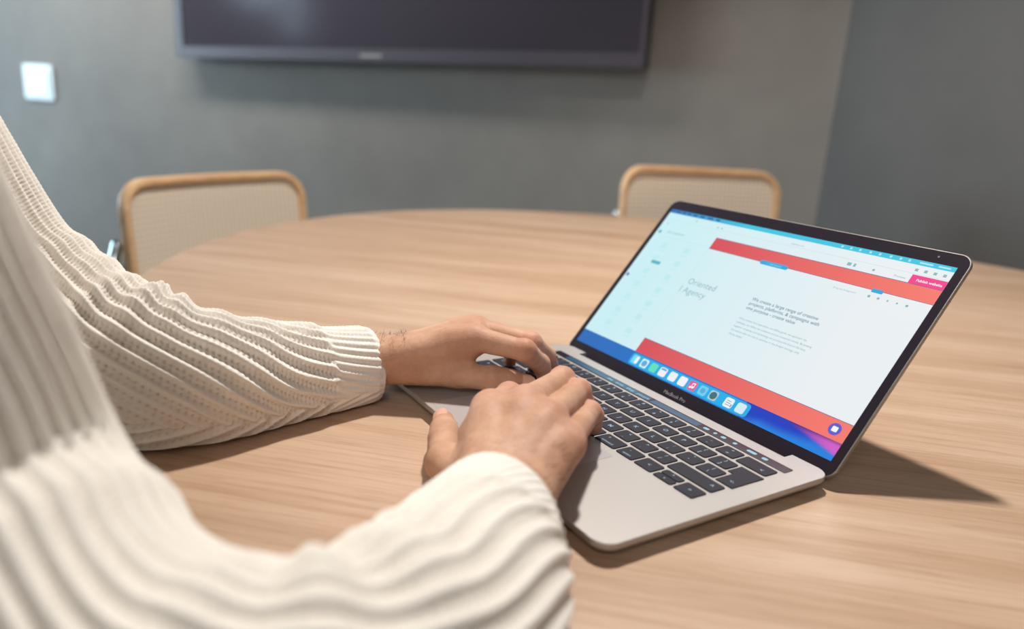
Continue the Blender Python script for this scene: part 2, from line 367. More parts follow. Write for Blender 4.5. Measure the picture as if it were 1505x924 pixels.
# lid
aL, yh, zh = math.radians(49.827), 197.81, -2.55
def LIDP(u, v, w): return W((u, yh+v*math.cos(aL)-w*math.sin(aL), zh+v*math.sin(aL)+w*math.cos(aL)))
rings = [[LIDP(u, v, w) for u, v in rrect(0.0+i, -3.0+i, 304.1-i, 190.6-i, 10, 8)] for i, w in ((2.2, -4.6), (0.5, -3.9), (0, -3.0), (0, -0.3), (0.3, 0.0))]
V, F = slab(rings); lid = mesh('lid', V, F, M['alu_side'], lp)
SPLIT = {'icon_mark', 'red_band', 'band_edge', 'blue_pill', 'headline', 'panel_badge', 'status_icon', 'toolbar_text', 'toolbar_line'}
def LG(name, gs, material, label=None):
    if name in SPLIT and len(gs) > 1:
        return [LG(name, [q], material, label) for q in gs]
    V, F = cat_(*gs); return mesh(name, [LIDP(*q) for q in V], F, material, lid, label=label)
LG('bezel', [ext(rrect(0.9, -2.4, 303.2, 189.6, 9.2, 8), -0.2, 0.10)], M['black_glass'])
U0, U1, V0, V1 = 6.6, 296.6, 10.0, 178.6
def R_(u0, v0, u1, v1, lay, r=0.0):
    w = 0.10+0.03*lay
    P = rrect(u0, v0, u1, v1, r, 4) if r else [(u0, v0), (u1, v0), (u1, v1), (u0, v1)]
    return ([(x, y, w) for x, y in P], [tuple(range(len(P)))])
def TX(s, u, v, size, lay, align='LEFT', bold=0.0, shear=0.0):
    a, f = text2d(s, size, align, bold, shear); w = 0.10+0.03*lay; return ([(u+x, v+y, w) for x, y in a], f)
# the object's own frame starts at the laptop's base, so the picture's left edge lies at x = -0.146
xl, xr = (U0-152)*0.001, (U1-152)*0.001
LG('display', [R_(U0, V0, U1, V1, 1)], emit('display_wallpaper', (34, 104, 184), 1.0, (34, 130, 222), 0, xl, xr))
def wallpaper():                               # lower strip of the desktop picture: blue folds running into violet
    nu, nv = 60, 10; V = []; Cc = []; F = []
    for i in range(nu+1):
        for k_ in range(nv+1):
            u = 214+(U1-214)*i/nu; v = V0+(24.2-V0)*k_/nv; V.append((u, v, 0.16))
            c = np.array([34, 128, 220.]); sm = lambda x: 0 if x < 0 else (1 if x > 1 else x*x*(3-2*x))
            deep = sm((v-10-max(0, (u-250)*0.08))/9+max(0, (232-u)/20)*0.6)*(1-sm((u-262)/26)*0.6); c = c*(1-deep)+np.array([30, 62, 190.])*deep
            pv = sm((v-(25.5-(u-236)*0.21))/3.2)*sm((u-244)/16); pc = np.array([128, 62, 178.])+(np.array([206, 94, 196.])-np.array([128, 62, 178.]))*sm((u-258)/34); pc = pc*(1-0.35*sm((v-21.5)/3)); c = c*(1-pv)+pc*pv
            Cc.append(s2l(tuple(c)))
    for i in range(nu):
        for k_ in range(nv): a = i*(nv+1)+k_; F.append((a, a+nv+1, a+nv+2, a+1))
    m = emit('wallpaper_folds', (34, 130, 222)); t = NT(m); at = t.n('ShaderNodeAttribute', attribute_name='tint'); t.l(at.outputs['Color'], t.b.inputs['Emission Color'])
    o = mesh('display_image', [LIDP(*q) for q in V], F, m, lid)
    a = o.data.color_attributes.new('tint', 'FLOAT_COLOR', 'POINT'); a.data.foreach_set('color', np.array(Cc, np.float32).ravel())
wallpaper()
LG('browser_page', [R_(U0, 24.2, U1, 174.2, 4)], emit('page_white', (204, 242, 247), 0.95, (238, 243, 246), 0, xl+0.02, xr-0.04))
LG('menu_bar', [R_(U0, 174.2, U1, V1, 4)], emit('menu_cyan', (36, 110, 190), 1.0, (60, 196, 226), 0, xl, xl+0.10))
LG('red_band', [R_(82.4, 24.2, U1, 39.2, 5), R_(82.4, 145.0, U1, 157.4, 5)], emit('band_red', (214, 78, 88), 1.0, (244, 122, 108), 0, xl+0.08, xr))
LG('band_edge', [R_(82.4, 39.2, U1, 39.7, 6), R_(82.4, 157.4, U1, 157.9, 6), R_(82.4, 144.6, U1, 145.0, 6)], emit('band_edge_grey', (120, 96, 140), 1.0))
LG('publish_button', [R_(270.4, 157.9, U1, 165.6, 6)], emit('button_pink', (246, 62, 140), 1.0))
LG('publish_text', [TX('Publish website', 275.2, 160.4, 3.1, 8, bold=0.05)], emit('text_white', (255, 255, 255), 1.0))
dk = [R_(82.6, 11.0, 220.0, 22.8, 6, 3.0)]
LG('dock', dk, emit('dock_cyan', (34, 172, 232), 1.0))
ic = [89.0, 100.9, 113.0, 124.8, 137.1, 149.0, 160.5, 172.3, 183.8, 200.1, 212.2]
cols = [(120, 214, 244), (214, 240, 250), (96, 222, 190), (238, 238, 244), (232, 240, 246), (240, 242, 246), (232, 92, 140), (110, 206, 240), (170, 205, 208), (236, 240, 244), (214, 234, 242)]
for u, c in zip(ic, cols): LG('dock_icon', [R_(u-4.3, 12.6, u+4.3, 21.2, 7, 1.8)], emit('icon', c, 1.0))
def disc(u, v, r, lay, n=20): return ([(u+r*math.cos(2*PI*k/n), v+r*math.sin(2*PI*k/n), 0.10+0.03*lay) for k in range(n)], [tuple(range(n))])
LG('icon_mark', [disc(100.9, 16.9, 3.1, 8), R_(124.8-3, 18.6, 127.8, 20.4, 8), disc(172.3, 16.9, 2.4, 8)], emit('icon_blue', (96, 170, 214), 1.0))
LG('icon_mark', [disc(183.8, 16.9, 3.4, 8)], emit('icon_grey', (70, 110, 112), 1.0))
LG('icon_mark', [R_(89.2, 13.4, 92.6, 20.6, 8, 1.2), R_(159.6, 15.0, 160.3, 19.4, 9), R_(162.2, 15.6, 162.9, 19.9, 9), disc(159.0, 15.2, 1.1, 9), disc(161.6, 15.7, 1.1, 9), ([(159.6, 18.6, .37), (162.9, 19.2, .37), (162.9, 20.0, .37), (159.6, 19.4, .37)], [(0, 1, 2, 3)])], emit('icon_white', (240, 250, 255), 1.0))
LG('icon_mark', [R_(197.5, 14.6, 202.0, 15.2, 8), R_(197.5, 16.4, 202.0, 17.0, 8), R_(197.5, 18.2, 202, 18.8, 8), R_(202.6, 14.0, 203.8, 16.6, 8)], emit('icon_lines', (140, 160, 175), 1.0))
LG('chat_bubble', [disc(286.3, 32.0, 4.8, 7)], emit('bubble_violet', (96, 92, 204), 1.0))
LG('bubble_mark', [R_(284.1, 29.9, 288.5, 34.1, 9, 0.8)], emit('bubble_white', (246, 246, 255), 1.0))
LG('blue_pill', [R_(143.0, 142.6, 172.2, 146.8, 7, 2.0), R_(249.4, 142.8, 258.6, 146.2, 7, 0.8)], emit('pill_blue', (40, 170, 224), 1.0))
LG('pill_text', [TX('+  Add Section', 150, 143.8, 2.6, 9)], emit('pill_white', (150, 220, 245), 1.0))
dark = emit('text_grey', (98, 138, 152), 1.0); mid = emit('text_soft', (140, 180, 190), 1.0); faint = emit('text_faint', (184, 224, 232), 1.0)
LG('headline', [TX('Oriented', 85.2, 104.2, 9.2, 6, bold=-0.02), TX('l Agency', 82.2, 94.2, 9.2, 6, bold=-0.02)], mid)
body = [TX('We create a large range of creative', 159.6, 107.2, 4.55, 6, bold=0.03), TX('projects, platforms, & campaigns with', 159.6, 102.6, 4.55, 6, bold=0.03), TX('one purpose - create value', 159.6, 98.0, 4.55, 6, bold=0.03)]
LG('headline', body, dark)
ln = ['When brands find inspiration, we define goals, we approach the', 'challenge, we define the audience and set measured results. By putting', 'together creativity and technology we produce the best of the best.', 'No matter what the size is, timeline or the budget strategy, only', 'clients matter.']
LG('paragraph', [TX(s, 159.6, 87.4-4.0*i, 2.62, 6, bold=0.01) for i, s in enumerate(ln)], mid)
LG('toolbar_text', [TX('Drag the background', 219.6, 138.0, 2.3, 6), TX('Preview', 258.0, 160.2, 2.8, 6), TX('ADD ELEMENTS', 20.6, 150.6, 3.4, 6), TX('yoursite.com', 160, 168.2, 2.4, 6)], mid)
LG('toolbar_icon', [disc(u, 138.9, r, 6, 10) for u, r in ((250.2, 1.2), (257.8, 1.1), (265.3, 0.8), (272.7, 0.8), (280.3, 1.1))]+[R_(192+26, 160.6, 221.5, 163.6, 6), R_(223.5, 160.6, 225.5, 163.6, 6), disc(241, 161.6, 1.1, 6, 10), disc(14, 161, .9, 6, 10), disc(47, 170.5, .9, 6, 10), disc(76, 168.6, .9, 6, 10), disc(81, 168.6, .9, 6, 10)]+[R_(u-1.2, 168.6, u+1.2, 171, 6) for u in (271, 278, 285, 292)], mid)
LG('toolbar_line', [R_(U0, 166.2, U1, 166.5, 5), R_(82.2, 39.7, 82.5, 144.6, 5), R_(18, 145.6, 82, 145.9, 5)], faint)
LG('status_icon', [R_(u-0.9, 175.4, u+0.9, 177.4, 6) for u in (205, 213, 221, 230, 238, 247, 255, 262)]+[R_(270, 175.7, 280, 177.1, 6), R_(284, 175.7, 293, 177.1, 6)], emit('status_white', (170, 230, 244), 1.0))
LG('menu_text', [R_(a, 175.6, b, 177.4, 6) for a, b in ((9, 11), (14, 20), (23, 27), (30, 34), (38, 43), (47, 53), (57, 64), (68, 73))], emit('menu_dark', (20, 84, 150), 1.0))
pan = []
for v in (133, 117, 101, 85, 69, 53, 37):
    for u in (26, 56): pan.append(R_(u, v, u+7, v+6, 6)); pan.append(R_(u+0.5, v-4, u+9, v-3, 6))
PI_ = LG('panel_icon', pan, emit('panel_icon_tint', (190, 233, 236), 1.0)); PI_['kind'] = 'stuff'
LG('panel_badge', [R_(27.6, 113.8, 40.0, 117.4, 7, 0.8), disc(11.5, 150, 2.0, 7)], emit('panel_teal', (84, 178, 196), 1.0))
LG('panel_badge', [disc(10.2, 94.4, 2.0, 7)], emit('panel_violet', (112, 120, 178), 1.0))
LG('name_text', [TX('MacBook Pro', 151, 0.9, 4.6, 1, 'CENTER')], mat('name_grey', (150, 146, 150), 0.4))
LG('camera_lens', [disc(279.7, 184.6, 0.8, 1)], mat('lens_dot', (130, 130, 140), 0.2))

# ------------------------------------------------------------------ signed-distance bodies -> one continuous surface
def surface_nets(f, lo, h):
    s = f < 0; nx, ny, nz = f.shape
    c = np.zeros((nx-1, ny-1, nz-1), np.int8)
    for i in (0, 1):
        for j in (0, 1):
            for k in (0, 1): c += s[i:nx-1+i, j:ny-1+j, k:nz-1+k]
    act = (c > 0) & (c < 8); idx = np.full(c.shape, -1, np.int64); I = np.argwhere(act); idx[act] = np.arange(len(I))
    acc = np.zeros((len(I), 3)); cnt = np.zeros(len(I))
    offs = [(i, j, k) for i in (0, 1) for j in (0, 1) for k in (0, 1)]
    for a in offs:
        for d in range(3):
            if a[d]: continue
            b = list(a); b[d] = 1
            fa = f[I[:, 0]+a[0], I[:, 1]+a[1], I[:, 2]+a[2]]; fb = f[I[:, 0]+b[0], I[:, 1]+b[1], I[:, 2]+b[2]]
            mk = (fa < 0) != (fb < 0); t = np.where(mk, fa/(np.where(mk, fa-fb, 1)), 0)
            P = np.tile(np.array(a, float), (len(I), 1)); P[:, d] += t; acc[mk] += P[mk]; cnt[mk] += 1
    V = (I+acc/cnt[:, None])*h+lo
    Fs = []
    for d in range(3):
        e1, e2 = [(1, 2), (2, 0), (0, 1)][d]
        sl = [slice(None)]*3; sl[d] = slice(0, -1); s0 = s[tuple(sl)]; sl[d] = slice(1, None); s1 = s[tuple(sl)]
        for flip, mk in ((False, s0 & ~s1), (True, ~s0 & s1)):
            E = np.argwhere(mk); E = E[(E[:, e1] > 0) & (E[:, e2] > 0) & (E[:, e1] < f.shape[e1]-1) & (E[:, e2] < f.shape[e2]-1)]
            q = []
            for da, db in ((0, 0), (1, 0), (1, 1), (0, 1)):
                X = E.copy(); X[:, e1] -= da; X[:, e2] -= db; q.append(idx[X[:, 0], X[:, 1], X[:, 2]])
            q = np.stack(q, 1)
            Fs.append(q if not flip else q[:, ::-1])
    return V, np.vstack(Fs)
def sdf_cone(P, a, b, r1, r2, sq=None):
    a = np.array(a, np.float32); b = np.array(b, np.float32); ba = b-a; L = float(ba@ba)
    pa = P-a; h = np.clip((pa@ba)/L, 0, 1); d = pa-h[..., None]*ba
    if sq is not None:                        # flatten: axis, factor
        n, k = sq; n = np.array(n, np.float32); n = n/np.linalg.norm(n); dn = d@n; d = d+(dn*(k-1))[..., None]*n
    return np.sqrt((d*d).sum(-1))-(r1+(r2-r1)*h)
def smin(a, b, k):
    h = np.clip(0.5+0.5*(b-a)/k, 0, 1); return b*(1-h)+a*h-k*h*(1-h)
def build_sdf(groups, h):
    """groups: list of (chain of (a,b,r1,r2[,sq]), blend inside the chain, blend to the rest)"""
    pts = np.array([q for g in groups for c in g[0] for q in c[:2]]); rm = max(max(c[2], c[3]) for g in groups for c in g[0])+6
    lo = pts.min(0)-rm; hi = pts.max(0)+rm; n = np.ceil((hi-lo)/h).astype(int)+1
    ax_ = [lo[i]+h*np.arange(n[i]) for i in range(3)]
    P = np.stack(np.meshgrid(*ax_, indexing='ij'), -1).astype(np.float32)
    F = None
    for ch, k1, k2 in groups:
        g = np.full(P.shape[:3], 99.0, np.float32)
        for c in ch:
            cp = np.array(c[:2]); r = max(c[2], c[3])+max(k1, k2)+8
            i0 = np.maximum(((cp.min(0)-r-lo)/h).astype(int), 0); i1 = np.minimum(((cp.max(0)+r-lo)/h).astype(int)+2, n)
            S = (slice(i0[0], i1[0]), slice(i0[1], i1[1]), slice(i0[2], i1[2]))
            g[S] = smin(g[S], sdf_cone(P[S], *c), k1)
        F = g if F is None else (smin(F, g, k2) if k2 > 0 else np.minimum(F, g))
    return surface_nets(F, lo, h)

#HANDS
left_ctrl = [(28, -24, 15), (31, -57, 15), (36, -103, 17), (40, -150, 23), (30, -192, 32), (2, -228, 50), (-30, -266, 84), (-58, -300, 138), (-88, -335, 220), (-84, -362, 282), (-48, -374, 312), (10, -376, 312)]
left_r = [(29, 31), (32, 34), (36, 40), (42, 47), (47, 52), (50, 52), (54, 54), (56, 58), (60, 62), (62, 62), (60, 56), (48, 46)]
lf = [(150, 9, 7, 1.2, 0.9, 6), (175, 9, 8, 1.6, 0.9, 5), (120, 12, 4, 1.3, 0.9, 8), (205, 12, 6, 2.0, 1.0, 4), (235, 14, 5, 1.2, 1.0, -6), (265, 14, 5, 1.0, 1.2, -5), (90, 14, 3, 1.5, 0.8, 5)]
right_ctrl = [(281, -52, 23), (298, -69, 23), (319, -88, 24), (347, -116, 25), (370, -148, 29), (372, -190, 31), (328, -236, 38), (264, -274, 68), (261, -289, 128), (250, -322, 212), (236, -360, 282), (200, -374, 312), (140, -376, 312)]
right_r = [(32, 32), (37, 37), (42, 42), (46, 45), (48, 44), (49, 46), (50, 48), (55, 54), (57, 56), (60, 62), (62, 62), (60, 56), (48, 46)]
rf = [(268, 14, 3.5, 0.0, 9, 0), (130, 12, 7, 1.6, 0.8, 6), (165, 12, 9, 1.8, 0.9, 5), (200, 13, 6, 2.2, 0.9, 4), (100, 14, 3, 1.2, 0.9, 8)]
U_ = lambda *v: np.array(v, float)
def hand(J, side):
    """J: joints in plan millimetres; returns groups"""
    up = J['up']/np.linalg.norm(J['up'])
    G = []
    w = J['wr']; fa = J['fa']; lat = J['lat']/np.linalg.norm(J['lat'])       # lat: from thumb side to little-finger side
    palm = []
    for k_, (o_, r0, r1) in {'i': (-13, 13, 12.0), 'm': (-4, 13, 12.0), 'r': (5, 12.5, 11.5), 'p': (13, 12, 10.5)}.items():
        a = w+lat*o_; b = J[k_][0]-up*2.0
        palm.append((a, b, r0, r1))
    im, pm = J['i'][0], J['p'][0]
    palm.append((w+lat*10-up*5, pm*0.6+w*0.4-up*8, 14, 12))                  # little-finger side of the palm
    palm.append((w-lat*9-up*6, J['t'][1], 14, 10.5))                       # ball of the thumb
    palm.append((w-lat*6-up*4, im*0.55+J['t'][1]*0.45, 11, 7))               # web
    palm.append((w*0.4+im*0.6-up*8, w*0.4+pm*0.6-up*9, 9, 9))
    palm.append((w-lat*8, fa-lat*7, 19, 21)); palm.append((w+lat*8, fa+lat*8, 18, 22))
    G.append((palm, 9, 9))
    G.append(([(w+lat*o_+up*5.5, J[k_][0]*0.9+w*0.1+up*6.8, 2.2, 2.6) for k_, o_ in (('i', -7), ('m', -2), ('r', 3), ('p', 7))], 1, 7))   # tendons
    rad = {'i': (10.2, 8.8, 7.8, 6.6), 'm': (10.4, 8.9, 8.0, 6.8), 'r': (9.8, 8.5, 7.6, 6.4), 'p': (8.8, 7.7, 6.8, 5.8)}
    for k_ in 'imrp':
        a, b, c, d = J[k_]; r = rad[k_]
        dv = (a+U_(0, 0, 0)-w); start = a
        ch = [(start, b, r[0], r[1]*0.93), (b, c, r[1]*0.98, r[2]*0.95), (c, d, r[2], r[3])]
        ch.append((b+up*0.8, b+up*0.9+(c-b)*0.08, r[1]*0.96, r[1]*0.9))     # knuckle
        G.append((ch, 3.0, 5.0 if k_ != 'x' else 0))
        G[-1] = (ch, 3.0, 1.4)
        G[0][0].append((a*0.85+w*0.15, a*0.9+b*0.1, r[0]*1.0, r[0]*0.93))
    t = J['t']
    G.append(([(t[1], t[2], 10.5, 9.6), (t[2], t[3], 10.0, 7.8), (t[2], (t[2]+t[3])/2, 10.0, 9.6)], 3.5, 6))
    return G
HR = dict(up=U_(0.25, -0.15, 0.95), wr=U_(266, -42, 23), fa=U_(308, -82, 24), lat=U_(0.72, 0.62, -0.1),
    i=[U_(200, -12, 42), U_(178, 16, 38), U_(170, 40, 24), U_(166, 48, 8)],
    m=[U_(213, 5, 47), U_(182, 56, 45), U_(172, 76, 26), U_(167, 82, 8)],
    r=[U_(234, 8, 45), U_(196, 60, 41), U_(188, 76, 22), U_(184, 80, 6)],
    p=[U_(252, 10, 37), U_(210, 60, 31), U_(198, 74, 22), U_(190, 82, 9)],
    t=[U_(245, -62, 20), U_(203, -44, 13), U_(164, -24, 8), U_(130, -7, 4)])
HL = dict(up=U_(0.15, -0.35, 0.92), wr=U_(27, -22, 20), fa=U_(28, -100, 20), lat=U_(-0.84, 0.52, -0.15),
    i=[U_(76, 44, 45), U_(113, 70, 43), U_(103, 93, 26), U_(99, 103, 10)],
    m=[U_(60, 53, 47), U_(99, 85, 43), U_(88, 109, 26), U_(80, 122, 9)],
    r=[U_(44, 59, 42), U_(74, 98, 36), U_(64, 116, 20), U_(56, 120, 7)],
    p=[U_(31, 57, 33), U_(47, 90, 30), U_(44, 103, 16), U_(41, 104, 7)],
    t=[U_(46, 2, 14), U_(73, 34, 15), U_(96, 53, 16), U_(106, 78, 12)])
EL_R = U_(352, -192, 34); SH_R = U_(240, -362, 295); EL_L = U_(5, -222, 48); SH_L = U_(-92, -352, 300)
HEAD = U_(78, -325, 505)
def body_groups():
    G = []
    arm = []
    for pth, rr_ in (([HR['fa']]+[U_(*q) for q in right_ctrl[3:]], [22]+[min(r_)*0.68 for r_ in right_r[3:]]), ([HL['fa']]+[U_(*q) for q in left_ctrl[3:]], [22]+[min(r_)*0.68 for r_ in left_r[3:]])):
        for k_ in range(len(pth)-3): arm.append((pth[k_], pth[k_+1], rr_[k_], rr_[k_+1]))
    G.append((arm, 8, 20))
    ch = U_(75, -385, 210)
    tor = [(U_(190, -374, 295), U_(-40, -374, 295), 40, 40), (U_(30, -385, 200), U_(120, -385, 200), 76, 76), (U_(75, -400, -60), ch, 90, 92),
           (U_(30, -430, -160), U_(120, -430, -160), 74, 74), (U_(75, -376, 290), U_(77, -352, 370), 50, 48), (U_(77, -356, 360), U_(78, -340, 430), 50, 50)]
    G.append((tor, 30, 20))
    return G
gR = hand(HR, 'R'); gL = hand(HL, 'L')
parts = [(build_sdf(gR, 1.1)), (build_sdf(gL, 1.1))]
parts.append(build_sdf(body_groups(), 7.0))
head = [([(HEAD+U_(0, 0, 15), HEAD+U_(0, -12, 22), 76, 80, (U_(1, 0, 0), 1.12)), (HEAD+U_(0, 18, -30), HEAD+U_(0, 34, -78), 58, 34, (U_(1, 0, 0), 1.05))], 25, 25),
    ([(HEAD+U_(0, 88, 2), HEAD+U_(0, 104, -26), 7, 12)], 5, 12), ([(HEAD+U_(-9, 97, -28), HEAD+U_(9, 97, -28), 9, 9)], 5, 6),
    ([(HEAD+U_(-20, 74, -54), HEAD+U_(20, 74, -54), 8, 8), (HEAD+U_(-17, 76, -61), HEAD+U_(17, 76, -61), 8, 8)], 2, 6),
    ([(HEAD+U_(-40, 70, 18), HEAD+U_(40, 70, 18), 7, 7)], 4, 10),
    ([(HEAD+U_(-32, 66, 2), HEAD+U_(-32, 67, 2), 14, 14), (HEAD+U_(32, 66, 2), HEAD+U_(32, 67, 2), 14, 14)], 1, 3),
    ([(HEAD+U_(-72, 0, 8), HEAD+U_(-76, -8, -22), 11, 8), (HEAD+U_(72, 0, 8), HEAD+U_(76, -8, -22), 11, 8)], 2, 4)]
parts.append(build_sdf(head, 2.6))
Vb, Fb, n0 = [], [], 0
for v, f in parts: Vb.append(v); Fb.append(f+n0); n0 += len(v)
Vb = np.vstack(Vb); Fb = np.vstack(Fb)
skin = mat('skin', (214, 160, 124), 0.58, Specular_IOR_Level=0.35); t = NT(skin)
skin.node_tree.nodes['Principled BSDF'].inputs['Subsurface Weight'].default_value = 0.18
skin.node_tree.nodes['Principled BSDF'].inputs['Subsurface Radius'].default_value = (0.008, 0.003, 0.0015)
skin.node_tree.nodes['Principled BSDF'].inputs['Subsurface Scale'].default_value = 0.5
v = t.mapped(); n1 = t.noise(v, 45, 4, 0.6); n2 = t.noise(v, 500, 3, 0.6)
at = t.n('ShaderNodeAttribute', attribute_name='flush')
n3 = t.noise(v, 130, 4, 0.65)
c = t.ramp(n1, [(0.3, s2l((184, 138, 111))), (0.7, s2l((206, 164, 137)))])
c = t.mix(at.outputs['Fac'], c, s2l((206, 134, 116)))
c = t.mix(0.25, c, t.ramp(n3, [(0.35, (0.80, 0.70, 0.66, 1)), (0.6, (1, 1, 1, 1))]), 'MULTIPLY')
ad = t.n('ShaderNodeMath', operation='MULTIPLY_ADD'); t.l(n3, ad.inputs[0]); ad.inputs[1].default_value = 2.0; t.l(n2, ad.inputs[2])
t.l(c, t.b.inputs['Base Color']); t.bump(ad.outputs[0], 0.35, 0.0007)
person = thing('person', (0.078, -0.36, 0.0), 'seated person in a cream rib-knit sweater typing on the laptop', 'person')
body = mesh('body', W(Vb), Fb, skin, person, smooth=True)
fl = np.zeros(len(Vb))
for Hh in (HR, HL):
    for k_ in 'imrp':
        for q, s_, a_ in ((Hh[k_][0], 9, 0.35), (Hh[k_][1], 8, 0.55), (Hh[k_][2], 7, 0.4), (Hh[k_][3], 8, 0.6)):
            fl = np.maximum(fl, a_*np.exp(-((Vb-q)**2).sum(1)/(2*s_*s_)))
    fl = np.maximum(fl, 0.6*np.exp(-((Vb-Hh['t'][3])**2).sum(1)/(2*9*9)))
a = body.data.attributes.new('flush', 'FLOAT', 'POINT'); a.data.foreach_set('value', fl.astype(np.float32))
# nails
nailm = mat('fingernail', (226, 176, 156), 0.25)
def nail(a, b, upv, r, wid, ln):
    a = np.array(a, float); b = np.array(b, float); d = (b-a)/np.linalg.norm(b-a); u = np.array(upv, float); u = u-d*(u@d); u /= np.linalg.norm(u); s = np.cross(d, u)
    V = []; F = []; n, k = 8, 8
    for i in range(n+1):
        for j in range(k+1):
            x = -1+2*i/n; y = -1+2*j/k; e = (1-0.25*max(0, y)**4*1.6)
            th_ = x*wid*e/r; V.append(b+d*(y*ln-1.0)+(u*math.cos(th_)+s*math.sin(th_))*(r+0.35-0.5*max(0, -y)**3))
    for i in range(n):
        for j in range(k): q = i*(k+1)+j; F.append((q, q+1, q+k+2, q+k+1))
    mesh('fingernail', W(V), F, nailm, body, smooth=True)
nail(HL['t'][2], HL['t'][3], (0.75, -0.45, 0.5), 8.0, 6.0, 6.5)
nail(HR['t'][2], HR['t'][3], (-0.3, -0.4, 0.85), 8.0, 6.0, 6.5)
# fine dark hairs on the back of both wrists
nb_ = len(body.data.vertices); nor = np.zeros(nb_*3, np.float32); body.data.vertices.foreach_get('normal', nor); nor = nor.reshape(-1, 3)
V = []; F = []
for Hh, n_h in ((HL, 420), (HR, 160)):
    axs = Hh['m'][0]-Hh['wr']; axs = axs/np.linalg.norm(axs); sd = Hh['lat']/np.linalg.norm(Hh['lat'])
    rel = Vb-Hh['wr']; tt = rel@axs
    ok = np.where((tt > -12) & (tt < 34) & (nor[:, 2] > 0.15) & (np.linalg.norm(rel, axis=1) < 50))[0]
    for q in RNG.choice(ok, n_h):
        p_ = Vb[q]; n_ = nor[q]; d_ = sd*RNG.uniform(0.3, 1.0)+axs*RNG.uniform(-0.2, 0.7)+n_*RNG.uniform(0.15, 0.5); d_ /= np.linalg.norm(d_)
        w_ = np.cross(d_, n_); w_ /= np.linalg.norm(w_); L_ = RNG.uniform(3.5, 7.5); b0 = len(V)
        V += [p_-w_*0.07, p_+w_*0.07, p_+d_*L_*0.55+n_*0.5+w_*0.05, p_+d_*L_*0.55+n_*0.5-w_*0.05, p_+d_*L_]; F += [(b0, b0+1, b0+2, b0+3), (b0+3, b0+2, b0+4)]
ah = mesh('arm_hair', W(V), F, M['hair'], body); ah['kind'] = 'stuff'
# head hair
hv, hf = build_sdf([([(HEAD+U_(0, -8, 24), HEAD+U_(0, -20, 26), 84, 88, (U_(1, 0, 0), 1.1)), (HEAD+U_(0, -44, -46), HEAD+U_(0, -34, 10), 54, 70), (HEAD+U_(-25, 50, 82), HEAD+U_(-10, -20, 92), 26, 32), (HEAD+U_(28, 52, 80), HEAD+U_(20, -20, 90), 26, 32)], 10, 12)], 4.0)
keep = ~((hv[:, 1] > HEAD[1]+48) & (hv[:, 2] < HEAD[2]+48)); hv = hv+1.6*np.sin(hv[:, :1]*0.55+hv[:, 2:3]*0.12)*np.array([[0, 0.3, 1.0]]); fm = keep[hf].all(1)
mesh('hair', W(hv), hf[fm], M['hair'], person, smooth=True)

